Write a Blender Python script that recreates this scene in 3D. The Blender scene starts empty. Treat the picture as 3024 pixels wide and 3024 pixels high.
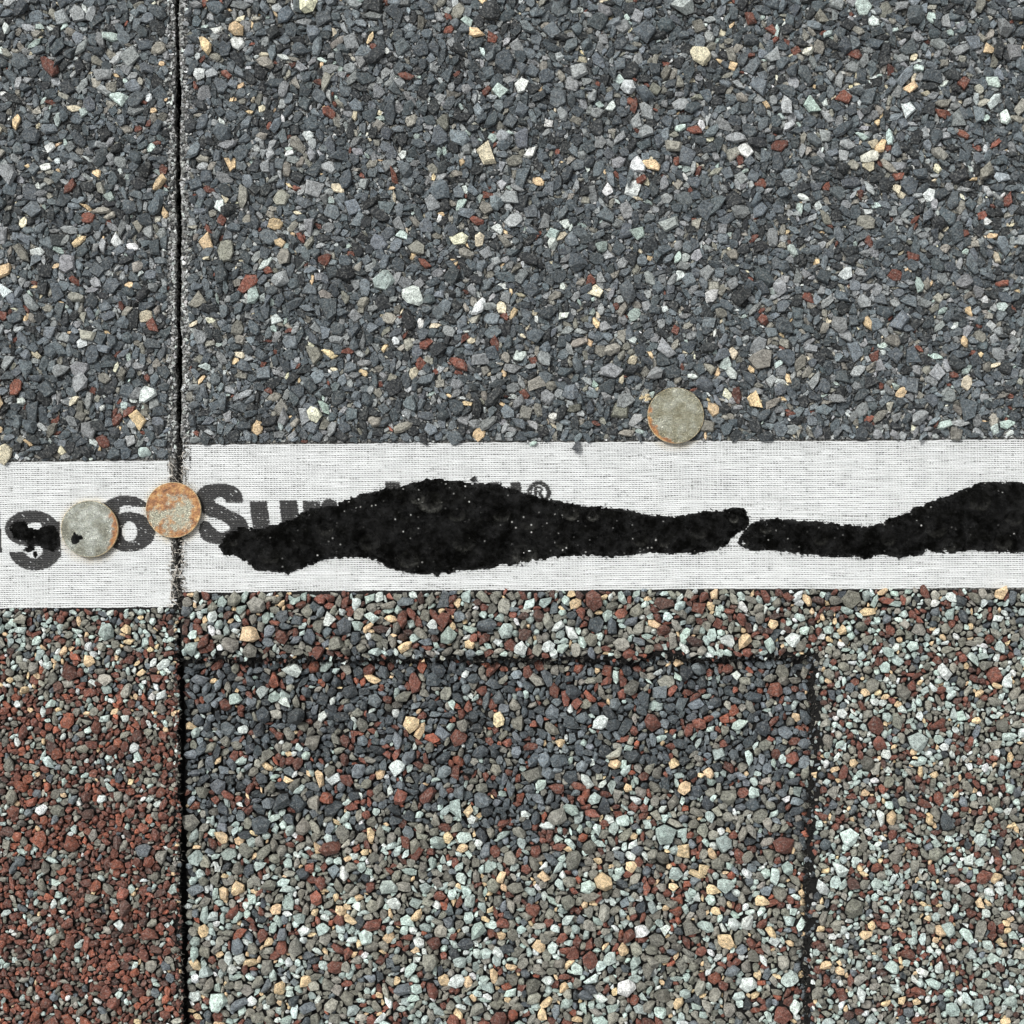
import bpy, bmesh, math, random
import numpy as np
from mathutils import Vector, Matrix
from mathutils.geometry import tessellate_polygon

random.seed(7)
RNG = np.random.default_rng(7)
SC = bpy.context.scene
COL = SC.collection

# ------------------------------------------------------------------ camera, sky, sun, exposure
PX = 0.176 / 3024.0            # one photograph pixel on the shingle surface, in metres
def W(px, py, z=0.0):
    return ((px - 1512) * PX, (1512 - py) * PX, z)

cam_d = bpy.data.cameras.new('camera')
cam = bpy.data.objects.new('camera', cam_d)
COL.objects.link(cam)
cam.location = (0, 0, 0.27)
cam_d.sensor_fit = 'HORIZONTAL'
cam_d.angle = 2 * math.atan(0.088 / 0.2697)
cam_d.clip_start = 0.005
cam_d.clip_end = 50
SC.camera = cam

SUN_EL, SUN_AZ = 52.0, 318.0   # azimuth clockwise from +Y (photo up)
world = bpy.data.worlds.new('World')
SC.world = world
world.use_nodes = True
wn = world.node_tree
wn.nodes.clear()
sky = wn.nodes.new('ShaderNodeTexSky')
sky.sky_type = 'NISHITA'
sky.sun_disc = False
sky.sun_elevation = math.radians(SUN_EL)
sky.sun_rotation = math.radians(SUN_AZ)
sky.air_density = 1.0
sky.dust_density = 4.0
sky.ozone_density = 1.0
hs = wn.nodes.new('ShaderNodeHueSaturation')
hs.inputs['Saturation'].default_value = 0.09
bg = wn.nodes.new('ShaderNodeBackground')
bg.inputs['Strength'].default_value = 0.10
wo = wn.nodes.new('ShaderNodeOutputWorld')
wn.links.new(sky.outputs[0], hs.inputs['Color'])
wn.links.new(hs.outputs[0], bg.inputs['Color'])
wn.links.new(bg.outputs[0], wo.inputs['Surface'])

sun_d = bpy.data.lights.new('sun', 'SUN')
sun_d.energy = 1.5
sun_d.angle = math.radians(10)
sun_d.color = (1.0, 0.985, 0.96)
sun = bpy.data.objects.new('sun', sun_d)
COL.objects.link(sun)
_a, _e = math.radians(SUN_AZ), math.radians(SUN_EL)
sdir = Vector((math.sin(_a) * math.cos(_e), math.cos(_a) * math.cos(_e), math.sin(_e)))
sun.rotation_euler = (-sdir).to_track_quat('-Z', 'Y').to_euler()
sun.location = sdir * 2

SC.view_settings.view_transform = 'Standard'
SC.view_settings.look = 'None'
SC.view_settings.gamma = 1.0
SC.view_settings.use_curve_mapping = False
SC.view_settings.exposure = 0.84

# ------------------------------------------------------------------ small helpers
def lin(c):
    c = np.asarray(c, float) / 255.0
    return np.where(c <= 0.04045, c / 12.92, ((c + 0.055) / 1.055) ** 2.4)

_T = RNG.random((256, 256))
def vnoise(x, y):
    xi, yi = np.floor(x).astype(int), np.floor(y).astype(int)
    fx, fy = x - xi, y - yi
    fx, fy = fx * fx * (3 - 2 * fx), fy * fy * (3 - 2 * fy)
    g = lambda a, b: _T[a & 255, b & 255]
    return ((g(xi, yi) * (1 - fx) + g(xi + 1, yi) * fx) * (1 - fy)
            + (g(xi, yi + 1) * (1 - fx) + g(xi + 1, yi + 1) * fx) * fy)
def fbm(x, y, o=3):
    s, a, t = 0.0, 1.0, 0.0
    for k in range(o):
        s = s + a * vnoise(x * 2 ** k + 17.3 * k, y * 2 ** k + 9.1 * k)
        t += a
        a *= 0.5
    return s / t * 2 - 1          # about -1..1

def mesh_arrays(name, verts, tris, mat, smooth=None, col=None, quads=False):
    verts = np.ascontiguousarray(verts, dtype=np.float32)
    tris = np.ascontiguousarray(tris, dtype=np.int32)
    k = tris.shape[1]
    me = bpy.data.meshes.new(name)
    me.vertices.add(len(verts))
    me.vertices.foreach_set('co', verts.ravel())
    me.loops.add(tris.size)
    me.loops.foreach_set('vertex_index', tris.ravel())
    me.polygons.add(len(tris))
    me.polygons.foreach_set('loop_start', np.arange(0, tris.size, k, dtype=np.int32))
    me.update(calc_edges=True)
    if smooth is None:
        smooth = np.zeros(len(tris), bool)
    elif smooth is True:
        smooth = np.ones(len(tris), bool)
    me.polygons.foreach_set('use_smooth', smooth)
    if col is not None:
        at = me.attributes.new('col', 'FLOAT_COLOR', 'POINT')
        c4 = np.ones((len(verts), 4), np.float32)
        c4[:, :3] = col
        at.data.foreach_set('color', c4.ravel())
    me.materials.append(mat)
    me.update()
    return me

def link(name, me, parent=None, kind=None):
    o = bpy.data.objects.new(name, me)
    COL.objects.link(o)
    if parent is not None:
        o.parent = parent
        o.matrix_parent_inverse = PINV[parent.name]
    if kind:
        o['kind'] = kind
    return o

PINV = {}
def thing(name, label, cat, loc, group=None):
    o = bpy.data.objects.new(name, None)
    o.empty_display_size = 0.01
    COL.objects.link(o)
    o.location = loc
    o['label'], o['category'] = label, cat
    if group:
        o['group'] = group
    PINV[o.name] = Matrix.Translation(Vector(loc)).inverted()
    return o
def as_parent(o):                  # a part that carries sub-parts (built in world coordinates)
    p, loc = o, Matrix.Identity(4)
    PINV[o.name] = Matrix.Identity(4)
    return o

def newmat(name):
    m = bpy.data.materials.new(name)
    m.use_nodes = True
    nt = m.node_tree
    b = nt.nodes['Principled BSDF']
    return m, nt, b
def N(nt, t, **kw):
    n = nt.nodes.new(t)
    for k, v in kw.items():
        if k in n.inputs.keys():
            n.inputs[k].default_value = v
        else:
            setattr(n, k, v)
    return n
def noise(nt, vec, scale, detail=3.0, rough=0.55):
    n = N(nt, 'ShaderNodeTexNoise')
    n.inputs['Scale'].default_value = scale
    n.inputs['Detail'].default_value = detail
    n.inputs['Roughness'].default_value = rough
    nt.links.new(vec, n.inputs['Vector'])
    return n.outputs['Fac']
def ramp(nt, fac, stops):
    n = N(nt, 'ShaderNodeValToRGB')
    e = n.color_ramp.elements
    while len(e) < len(stops):
        e.new(0.5)
    for el, (p, c) in zip(e, stops):
        el.position = p
        el.color = (*c, 1) if len(c) == 3 else c
    nt.links.new(fac, n.inputs['Fac'])
    return n.outputs['Color']
def mix(nt, fac, a, b, mode='MIX'):
    n = N(nt, 'ShaderNodeMix', data_type='RGBA', blend_type=mode)
    for s, v in ((0, fac), (6, a), (7, b)):
        if hasattr(v, 'is_linked') or hasattr(v, 'links'):
            nt.links.new(v, n.inputs[s])
        else:
            n.inputs[s].default_value = v if s == 0 else (*v, 1)
    return n.outputs[2]
def bump(nt, b, h, strength, dist):
    n = N(nt, 'ShaderNodeBump')
    n.inputs['Strength'].default_value = strength
    n.inputs['Distance'].default_value = dist
    nt.links.new(h, n.inputs['Height'])
    nt.links.new(n.outputs[0], b.inputs['Normal'])
def geo_pos(nt):
    return N(nt, 'ShaderNodeNewGeometry').outputs['Position']
def g3(v):
    return (v, v, v)

# ------------------------------------------------------------------ materials
def granule_mat(name, single):
    m, nt, b = newmat(name)
    if single:
        c = N(nt, 'ShaderNodeObjectInfo').outputs['Color']
    else:
        c = N(nt, 'ShaderNodeAttribute', attribute_name='col').outputs['Color']
    p = geo_pos(nt)
    n1 = noise(nt, p, 1500, 4, 0.6)
    n2 = noise(nt, p, 5200, 3, 0.6)
    v = ramp(nt, n1, [(0.32, g3(0.58)), (0.66, g3(1.34))])
    c = mix(nt, 1.0, c, v, 'MULTIPLY')
    pit = ramp(nt, n2, [(0.34, g3(0.30)), (0.50, g3(1.0)), (0.64, g3(1.25))])
    c = mix(nt, 0.9, c, pit, 'MULTIPLY')
    dust = ramp(nt, noise(nt, p, 2600, 4, 0.7), [(0.50, g3(0)), (0.72, g3(0.42))])
    c = mix(nt, dust, c, tuple(lin((170, 170, 164))))
    nt.links.new(c, b.inputs['Base Color'])
    nt.links.new(ramp(nt, n1, [(0.3, g3(0.75)), (0.7, g3(0.42))]), b.inputs['Roughness'])
    b.inputs['Specular IOR Level'].default_value = 0.4
    bump(nt, b, noise(nt, p, 2600, 6, 0.75), 1.0, 0.00045)
    return m
MAT_GRAN = granule_mat('granule_mass', False)
MAT_GRAN1 = granule_mat('granule_stone', True)

def asphalt_mat(name, dusty):
    """tar coated mat; past the modelled granules its own mineral facing takes over"""
    m, nt, b = newmat(name)
    p = geo_pos(nt)
    tar = mix(nt, ramp(nt, noise(nt, p, 900, 5, 0.7), [(0.4, g3(0)), (0.65, g3(1))]),
              tuple(lin((6, 6, 5))), tuple(lin((22, 20, 18))))
    if dusty:
        d = ramp(nt, noise(nt, p, 2100, 6, 0.78), [(0.44, g3(0)), (0.60, g3(0.9))])
        c = mix(nt, d, mix(nt, 0.4, tar, tuple(lin((52, 50, 46)))), tuple(lin((150, 150, 146))))
    else:
        d = ramp(nt, noise(nt, p, 3400, 4, 0.7), [(0.64, g3(0)), (0.74, g3(0.4))])
        c = mix(nt, d, tar, tuple(lin((120, 116, 108))))
    v = N(nt, 'ShaderNodeTexVoronoi')
    v.inputs['Scale'].default_value = 620
    nt.links.new(p, v.inputs['Vector'])
    sep = N(nt, 'ShaderNodeSeparateColor')
    nt.links.new(v.outputs['Color'], sep.inputs[0])
    if dusty:
        stops = [(0.0, lin((52, 56, 60))), (0.5, lin((84, 88, 92))), (0.8, lin((112, 110, 104))),
                 (0.9, lin((110, 62, 48))), (0.96, lin((180, 190, 184)))]
    else:
        stops = [(0.0, lin((98, 54, 42))), (0.3, lin((116, 112, 100))), (0.55, lin((150, 166, 158))),
                 (0.8, lin((92, 100, 108))), (0.93, lin((214, 182, 134)))]
    pal = ramp(nt, sep.outputs[0], [(q, tuple(w)) for q, w in stops])
    pal = mix(nt, ramp(nt, v.outputs['Distance'], [(0.45, g3(0)), (0.75, g3(1))]), pal, tuple(lin((20, 19, 18))))
    s = N(nt, 'ShaderNodeSeparateXYZ')
    nt.links.new(p, s.inputs[0])
    mx = None
    for ax in (0, 1):
        a = N(nt, 'ShaderNodeMath', operation='ABSOLUTE')
        nt.links.new(s.outputs[ax], a.inputs[0])
        if mx is None:
            mx = a.outputs[0]
        else:
            q = N(nt, 'ShaderNodeMath', operation='MAXIMUM')
            nt.links.new(mx, q.inputs[0]); nt.links.new(a.outputs[0], q.inputs[1])
            mx = q.outputs[0]
    far = N(nt, 'ShaderNodeMath', operation='GREATER_THAN')
    nt.links.new(mx, far.inputs[0])
    far.inputs[1].default_value = (1512 + MARGIN) * PX
    c = mix(nt, far.outputs[0], c, pal)
    nt.links.new(c, b.inputs['Base Color'])
    b.inputs['Roughness'].default_value = 0.8
    b.inputs['Specular IOR Level'].default_value = 0.3
    bump(nt, b, noise(nt, p, 1800, 5, 0.7), 0.9, 0.0004)
    return m
MARGIN = 330                      # photograph pixels of modelled granules outside the frame
MAT_ASPH = asphalt_mat('asphalt_coating', False)
MAT_ASPH_D = asphalt_mat('asphalt_coating_dusty', True)

def fabric_mat():
    m, nt, b = newmat('woven_strip')
    c = N(nt, 'ShaderNodeAttribute', attribute_name='col').outputs['Color']
    p = geo_pos(nt)
    v = ramp(nt, noise(nt, p, 420, 4, 0.6), [(0.3, g3(0.90)), (0.7, g3(1.05))])
    c = mix(nt, 1.0, c, v, 'MULTIPLY')
    sp = ramp(nt, noise(nt, p, 260, 6, 0.75), [(0.68, g3(0)), (0.80, g3(0.35))])
    c = mix(nt, sp, c, tuple(lin((120, 116, 104))))
    nt.links.new(c, b.inputs['Base Color'])
    b.inputs['Roughness'].default_value = 0.65
    b.inputs['Specular IOR Level'].default_value = 0.25
    bump(nt, b, noise(nt, p, 6000, 2, 0.6), 0.4, 0.00005)
    return m
MAT_FAB = fabric_mat()

def tar_mat():
    m, nt, b = newmat('sealant_tar')
    p = geo_pos(nt)
    n1 = noise(nt, p, 260, 5, 0.65)
    c = ramp(nt, n1, [(0.42, tuple(lin((5, 5, 4)))), (0.64, tuple(lin((9, 9, 8)))), (0.80, tuple(lin((40, 40, 38))))])
    v = N(nt, 'ShaderNodeTexVoronoi')
    v.inputs['Scale'].default_value = 1500
    nt.links.new(p, v.inputs['Vector'])
    sep = N(nt, 'ShaderNodeSeparateColor')
    nt.links.new(v.outputs['Color'], sep.inputs[0])
    a = ramp(nt, v.outputs['Distance'], [(0.16, g3(1)), (0.30, g3(0))])
    s = ramp(nt, sep.outputs[0], [(0.86, g3(0)), (0.93, g3(0.25)), (0.985, g3(0.95))])
    s = mix(nt, 1.0, s, ramp(nt, noise(nt, p, 130, 4, 0.6), [(0.42, g3(0.05)), (0.58, g3(1.0))]), 'MULTIPLY')
    c = mix(nt, mix(nt, 1.0, a, s, 'MULTIPLY'), c, tuple(lin((225, 225, 220))))  # white mineral specks, their sparkle put into the colour
    bl = N(nt, 'ShaderNodeAttribute', attribute_name='col').outputs['Color']  # per-vertex dust plus the painted sheen of the dents
    bl = mix(nt, 1.0, bl, ramp(nt, noise(nt, p, 2200, 5, 0.75), [(0.40, g3(0.10)), (0.62, g3(1.0))]), 'MULTIPLY')
    c = mix(nt, bl, c, tuple(lin((112, 112, 106))))
    nt.links.new(c, b.inputs['Base Color'])
    nt.links.new(ramp(nt, noise(nt, p, 700, 3), [(0.35, g3(0.18)), (0.65, g3(0.50))]), b.inputs['Roughness'])
    spn = N(nt, 'ShaderNodeMapRange')
    nt.links.new(noise(nt, p, 420, 6, 0.72), spn.inputs['Value'])
    for k, q in (('From Min', 0.42), ('From Max', 0.72), ('To Min', 0.03), ('To Max', 0.5)):
        spn.inputs[k].default_value = q
    nt.links.new(spn.outputs[0], b.inputs['Specular IOR Level'])
    bump(nt, b, noise(nt, p, 1500, 6, 0.78), 1.0, 0.0009)
    return m
MAT_TAR = tar_mat()

def plain_mat(name, c, rough=0.7, sc=1500, amt=0.25):
    m, nt, b = newmat(name)
    p = geo_pos(nt)
    v = ramp(nt, noise(nt, p, sc, 4, 0.6), [(0.3, g3(1 - amt)), (0.7, g3(1 + amt))])
    nt.links.new(mix(nt, 1.0, tuple(lin(c)), v, 'MULTIPLY'), b.inputs['Base Color'])
    b.inputs['Roughness'].default_value = rough
    b.inputs['Specular IOR Level'].default_value = 0.3
    bump(nt, b, noise(nt, p, sc * 1.5, 3, 0.6), 0.4, 0.0001)
    return m
MAT_FELT = plain_mat('underlayment_felt', (22, 22, 22), 0.85)
MAT_PLY = plain_mat('plywood', (150, 120, 85), 0.8, 90)
MAT_FIBRE = plain_mat('dark_fibre', (24, 23, 21), 0.6)
MAT_FIBRE_G = plain_mat('grey_fibre', (120, 116, 108), 0.6)
MAT_THREAD = plain_mat('white_thread', (196, 190, 180), 0.6)

def nail_mat(name, rust, centre, seed, side, R, pale=0.0, tone=(200, 200, 190)):
    """galvanised steel; rust grows from the rim (towards one side) and as blotches"""
    m, nt, b = newmat(name)
    tc = N(nt, 'ShaderNodeTexCoord').outputs['Object']
    mp = N(nt, 'ShaderNodeMapping')
    mp.inputs['Location'].default_value = (seed * 0.37, seed * 0.11, 0)
    nt.links.new(tc, mp.inputs['Vector'])
    p = mp.outputs[0]
    n1 = noise(nt, p, 430, 4, 0.6)
    n2 = noise(nt, p, 1500, 5, 0.7)
    zinc = ramp(nt, n1, [(0.36, tuple(lin((118, 115, 98)))), (0.46, tuple(lin((146, 145, 130)))),
                         (0.56, tuple(lin((166, 168, 157)))), (0.68, tuple(lin((206, 208, 198))))])
    zinc = mix(nt, ramp(nt, n2, [(0.60, g3(0)), (0.68, g3(0.7))]), zinc, tuple(lin((226, 222, 200))))  # pale scratch glints painted into the zinc colour
    zinc = mix(nt, pale, zinc, tuple(lin(tone)))
    s = N(nt, 'ShaderNodeSeparateXYZ')
    nt.links.new(tc, s.inputs[0])
    ln = N(nt, 'ShaderNodeVectorMath', operation='LENGTH')
    cx = N(nt, 'ShaderNodeCombineXYZ')
    nt.links.new(s.outputs[0], cx.inputs[0]); nt.links.new(s.outputs[1], cx.inputs[1])
    nt.links.new(cx.outputs[0], ln.inputs[0])
    rim = N(nt, 'ShaderNodeMapRange')
    rim.inputs['From Min'].default_value = 0.0030
    rim.inputs['From Max'].default_value = 0.0047
    nt.links.new(ln.outputs['Value'], rim.inputs['Value'])
    dt = N(nt, 'ShaderNodeVectorMath', operation='DOT_PRODUCT')
    nt.links.new(cx.outputs[0], dt.inputs[0])
    dt.inputs[1].default_value = (side[0], side[1], 0)
    sd = N(nt, 'ShaderNodeMapRange')
    sd.inputs['From Min'].default_value = 0.0006
    sd.inputs['From Max'].default_value = 0.0042
    nt.links.new(dt.outputs['Value'], sd.inputs['Value'])
    def mth(op, a, bb):
        n = N(nt, 'ShaderNodeMath', operation=op)
        for i, v in enumerate((a, bb)):
            if isinstance(v, (int, float)):
                n.inputs[i].default_value = v
            else:
                nt.links.new(v, n.inputs[i])
        return n.outputs[0]
    f = mth('MULTIPLY', rim.outputs[0], mth('ADD', mth('MULTIPLY', sd.outputs[0], 0.8), 0.12) if rust < 0.5 else 0.55)
    f = mth('ADD', mth('MULTIPLY', f, 0.36 if rust < 0.5 else 0.16), mth('ADD', mth('MULTIPLY', n1, 0.75), mth('MULTIPLY', n2, 0.25)))
    t0 = 0.73 - 0.32 * rust
    msk = ramp(nt, f, [(t0, g3(0)), (t0 + (0.10 if rust > 0.5 else 0.09), g3(0.92))])
    rc = ramp(nt, noise(nt, p, 1000, 5, 0.7), [(0.36, tuple(lin((110, 66, 32)))), (0.48, tuple(lin((156, 100, 52)))), (0.58, tuple(lin((184, 134, 78)))), (0.68, tuple(lin((206, 170, 116))))])
    c = mix(nt, msk, zinc, rc)
    edge = ramp(nt, mth('MULTIPLY', ln.outputs['Value'], 0.9 / R), [(0.874, g3(0)), (0.884, g3(0.7))])  # pale brass rim line, an edge highlight painted in
    c = mix(nt, edge, c, tuple(lin((214, 196, 156))))
    nt.links.new(c, b.inputs['Base Color'])
    mt = N(nt, 'ShaderNodeMath', operation='MULTIPLY_ADD')
    nt.links.new(msk, mt.inputs[0]); mt.inputs[1].default_value = -0.8; mt.inputs[2].default_value = 0.85
    nt.links.new(mt.outputs[0], b.inputs['Metallic'])
    nt.links.new(ramp(nt, n2, [(0.4, g3(0.20)), (0.6, g3(0.42))]), b.inputs['Roughness'])
    bump(nt, b, mix(nt, 0.5, n1, noise(nt, p, 2600, 4, 0.7)), 0.9, 0.0011)
    return m

# ------------------------------------------------------------------ layout in photograph pixels
def lint(x, xs, ys):
    return np.interp(x, xs, ys)
def joint_left(y):                 # right edge of the left shingle
    y = np.asarray(y, float)
    return lint(y, [-900, 0, 1340, 1800, 1950, 3024, 4000], [514, 518, 522, 516, 513, 529, 535]) + 6 * fbm(y / 60.0, y * 0 + 3.3) + 3.0 * fbm(y / 11.0, y * 0 + 7.7, 2)
def joint_right(y):                # left edge of the right shingle
    y = np.asarray(y, float)
    return lint(y, [-900, 0, 700, 1340, 1800, 1950, 3024, 4000], [525, 529, 536, 537, 533, 532, 545, 552]) + 5 * fbm(y / 60.0, y * 0 + 3.9) + 3.0 * fbm(y / 11.0, y * 0 + 1.7, 2)
LS = dict(top=lambda x: 1364 - 0.012 * x, bot=lambda x: 1799 - 0.010 * x)
RS = dict(top=lambda x: 1312 - (x - 545) * 0.0060, bot=lambda x: 1749 - (x - 545) * 0.0052)
def tooth_y(x):                    # lower cut of the top layer (right shingle)
    x = np.asarray(x, float)
    return 1944 - (x - 545) * 0.004 + 11 * fbm(x / 80.0, x * 0 + 21.0) + 5 * fbm(x / 14.0, x * 0 + 5.0, 2)
def tooth_x(y):                    # left cut of the tooth
    y = np.asarray(y, float)
    return 2412 - (y - 1950) * 0.030 + 14 * fbm(y / 85.0, y * 0 + 31.0) + 6 * fbm(y / 14.0, y * 0 + 15.0, 2)
Z_TOP, Z_LOW = 0.0, -0.0021
EXT0, EXT1 = -1500, 4524

# ------------------------------------------------------------------ setting below the shingles
def box(name, x0, x1, y0, y1, z0, z1, mat):
    v = [(x, y, z) for z in (z0, z1) for y in (y0, y1) for x in (x0, x1)]
    f = [(0, 2, 3, 1), (4, 5, 7, 6), (0, 1, 5, 4), (2, 6, 7, 3), (0, 4, 6, 2), (1, 3, 7, 5)]
    me = bpy.data.meshes.new(name)
    me.from_pydata(v, [], f)
    me.materials.append(mat)
    return me
e = 0.19
o = link('roof_deck', box('roof_deck', -e, e, -e, e, -0.0185, -0.0065, MAT_PLY), kind='structure')
o = link('underlayment', box('underlayment', -e, e, -e, e, -0.0065, -0.0053, MAT_FELT), kind='structure')

# ------------------------------------------------------------------ the two shingles
shL = thing('asphalt_shingle', 'shingle with red brown lower granules and a tar smeared letter on its woven strip',
            'shingle', W(-500, 1512, -0.0052), 'roofing shingles butted side by side')
shR = thing('asphalt_shingle', 'shingle with long black tar beads along its woven strip and a notched lower edge',
            'shingle', W(2500, 1512, -0.0052), 'roofing shingles butted side by side')

def slab(name, outline, z0, z1, mat, parent, rough=1.8):
    """layer with torn walls: outline in pixels, clockwise or not, z0 below z1"""
    pts = np.array(outline, float)
    n = len(pts)
    # outward normals, to let the wall bulge and recede
    t = np.roll(pts, -1, 0) - np.roll(pts, 1, 0)
    nn = np.stack([t[:, 1], -t[:, 0]], 1)
    nn /= np.linalg.norm(nn, axis=1)[:, None] + 1e-9
    area = 0.5 * np.sum(pts[:, 0] * np.roll(pts[:, 1], -1) - np.roll(pts[:, 0], -1) * pts[:, 1])
    if area < 0:
        nn = -nn
    rings = []
    for k, f in enumerate((0.0, 0.3, 0.65, 1.0)):
        off = (RNG.random(n) - 0.65) * 7.0 * rough * (0 if k == 0 else 1)
        q = pts + nn * off[:, None]
        z = z1 + (z0 - z1) * f
        rings.append(np.stack([(q[:, 0] - 1512) * PX, (1512 - q[:, 1]) * PX, np.full(n, z)], 1))
    bm = bmesh.new()
    vs = [[bm.verts.new(c) for c in r] for r in rings]
    for ring, src in ((vs[0], rings[0]), (vs[-1], rings[-1])):
        flat = [Vector((c[0], c[1], 0.0)) for c in src]
        for tri in tessellate_polygon([flat]):
            if len(set(tri)) == 3:
                try:
                    bm.faces.new([ring[i] for i in tri])
                except ValueError:
                    pass
    for k in range(3):
        for i in range(n):
            j = (i + 1) % n
            bm.faces.new((vs[k][i], vs[k + 1][i], vs[k + 1][j], vs[k][j]))
    bmesh.ops.recalc_face_normals(bm, faces=bm.faces)
    me = bpy.data.meshes.new(name)
    bm.to_mesh(me)
    bm.free()
    me.materials.append(mat)
    return link(name, me, parent)

ys = np.arange(EXT0, EXT1 + 1, 7.0)
yt = np.arange(EXT0, 1790, 7.0)
yl = np.arange(1790, EXT1 + 1, 7.0)
xj = joint_left(ys)
topL = as_parent(slab('headlap_layer', [(EXT0, EXT0)] + [(a, b) for a, b in zip(joint_left(yt), yt)] + [(EXT0, yt[-1])],
                      -0.0024, Z_TOP, MAT_ASPH_D, shL))
lowL = as_parent(slab('exposed_layer', [(EXT0, yl[0])] + [(a, b) for a, b in zip(joint_left(yl), yl)] + [(EXT0, EXT1)],
                      -0.0026, Z_TOP - 0.00002, MAT_ASPH, shL))
baseL = as_parent(slab('backing_layer', [(EXT0, EXT0)] + [(a - 4, b) for a, b in zip(xj, ys)] + [(EXT0, EXT1)],
                       -0.0052, -0.0027, MAT_ASPH, shL))
yt2 = np.arange(EXT0, 1742, 7.0)
topR = as_parent(slab('headlap_layer', [(EXT1, EXT0)] + [(a, b) for a, b in zip(joint_right(yt2), yt2)] + [(EXT1, yt2[-1])],
                      -0.0020, Z_TOP, MAT_ASPH_D, shR))
yb = np.arange(1742, 1938, 7.0)
xt = np.arange(548, 2405, 7.0)
yr = np.arange(1948, EXT1 + 1, 7.0)
outl = ([(EXT1, 1742)] + [(a, b) for a, b in zip(joint_right(yb), yb)] + [(a, b) for a, b in zip(xt, tooth_y(xt))]
        + [(a, b) for a, b in zip(tooth_x(yr), yr)] + [(EXT1, EXT1)])
lowR = as_parent(slab('tooth_layer', outl, -0.00205, Z_TOP - 0.00002, MAT_ASPH, shR))
yb2 = np.arange(1500, EXT1 + 1, 7.0)
baseR = as_parent(slab('backing_layer', [(EXT1, 1500)] + [(a, b) for a, b in zip(joint_right(yb2) + 2, yb2)] + [(EXT1, EXT1)],
                       -0.0052, Z_LOW, MAT_ASPH, shR))

# ------------------------------------------------------------------ granule shapes
def hull2(p):
    p = sorted(map(tuple, p))
    def half(s):
        h = []
        for q in s:
            while len(h) > 1 and (h[-1][0] - h[-2][0]) * (q[1] - h[-2][1]) - (h[-1][1] - h[-2][1]) * (q[0] - h[-2][0]) <= 0:
                h.pop()
            h.append(q)
        return h
    return np.array(half(p)[:-1] + half(p[::-1])[:-1])

def convex(pts):
    bm = bmesh.new()
    for q in pts:
        bm.verts.new(q)
    r = bmesh.ops.convex_hull(bm, input=bm.verts)
    bmesh.ops.delete(bm, geom=[g for g in r['geom_interior'] if isinstance(g, bmesh.types.BMVert)], context='VERTS')
    bmesh.ops.triangulate(bm, faces=bm.faces)
    bm.verts.index_update()
    v = np.array([x.co[:] for x in bm.verts])
    f = np.array([[x.index for x in q.verts] for q in bm.faces])
    bm.free()
    c = v.mean(0)
    nrm = np.cross(v[f[:, 1]] - v[f[:, 0]], v[f[:, 2]] - v[f[:, 0]])
    flip = ((v[f].mean(1) - c) * nrm).sum(1) < 0
    f[flip] = f[flip][:, ::-1]
    return v, f

PROTO = []
def add_proto(v, f, smooth, kind):
    v = v - v.mean(0)
    h = hull2(v[:, :2])
    d = max(np.linalg.norm(h[:, None] - h[None], axis=2).max(), 1e-6)
    v = v / d
    PROTO.append(dict(v=v, f=f, s=smooth, k=kind, h=hull2(v[:, :2]), z0=v[:, 2].min(), z1=v[:, 2].max()))
def rot_small(v, a):
    ax, ay = RNG.normal(0, a, 2)
    m = Matrix.Rotation(ax, 3, 'X') @ Matrix.Rotation(ay, 3, 'Y')
    return v @ np.array(m).T
for i in range(40):               # crushed grains: a third weather-rounded, the rest angular
    n = 20 if i % 3 == 0 else int(RNG.integers(12, 18))
    k = np.arange(n) + 0.5
    ph, th = np.arccos(1 - 2 * k / n), math.pi * (1 + 5 ** 0.5) * k
    p = np.stack([np.cos(th) * np.sin(ph), np.sin(th) * np.sin(ph), np.cos(ph)], 1)
    p = p @ np.array(Matrix.Rotation(RNG.random() * 6, 3, 'X') @ Matrix.Rotation(RNG.random() * 6, 3, 'Y')).T
    p *= (1 + RNG.normal(0, 0.14 if i % 3 == 0 else 0.19, n))[:, None]
    for _ in range(RNG.integers(3, 6)):      # chipped flats
        nv = RNG.normal(size=3); nv /= np.linalg.norm(nv)
        dd = RNG.uniform(0.45, 0.8)
        over = np.maximum(p @ nv - dd, 0)
        p = p - over[:, None] * nv
    p *= np.array([1, RNG.uniform(0.5, 0.98), RNG.uniform(0.50, 0.74)])
    v, f = convex(rot_small(p, 0.25))
    add_proto(v, f, i % 3 == 0, 'round')
for i in range(40):               # slate chips with flat tops
    n = RNG.integers(4, 8)
    a = np.sort(RNG.random(n) * 0.75 + np.arange(n)) / n * 2 * math.pi
    r = RNG.uniform(0.7, 1.15, n)
    q = np.stack([np.cos(a) * r, np.sin(a) * r * RNG.uniform(0.34, 0.95)], 1)
    th = RNG.uniform(0.12, 0.30)
    top = np.c_[q * RNG.uniform(0.70, 0.97, (n, 1)), np.full(n, th) + RNG.normal(0, 0.035, n)]
    mid = np.c_[q, np.full(n, -0.05) + RNG.normal(0, 0.05, n)]
    bot = np.c_[q * 0.7, np.full(n, -0.3)]
    v, f = convex(rot_small(np.r_[top, mid, bot], 0.20))
    add_proto(v, f, False, 'chip')
for i in range(14):               # fines: splinters of a few faces
    p = RNG.normal(size=(7, 3)); p /= np.linalg.norm(p, axis=1)[:, None]
    p *= np.array([1, RNG.uniform(0.4, 0.95), 0.5])
    v, f = convex(p)
    add_proto(v, f, False, 'fine')
IDX = {k: [i for i, p in enumerate(PROTO) if p['k'] == k] for k in ('round', 'chip', 'fine')}

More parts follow.
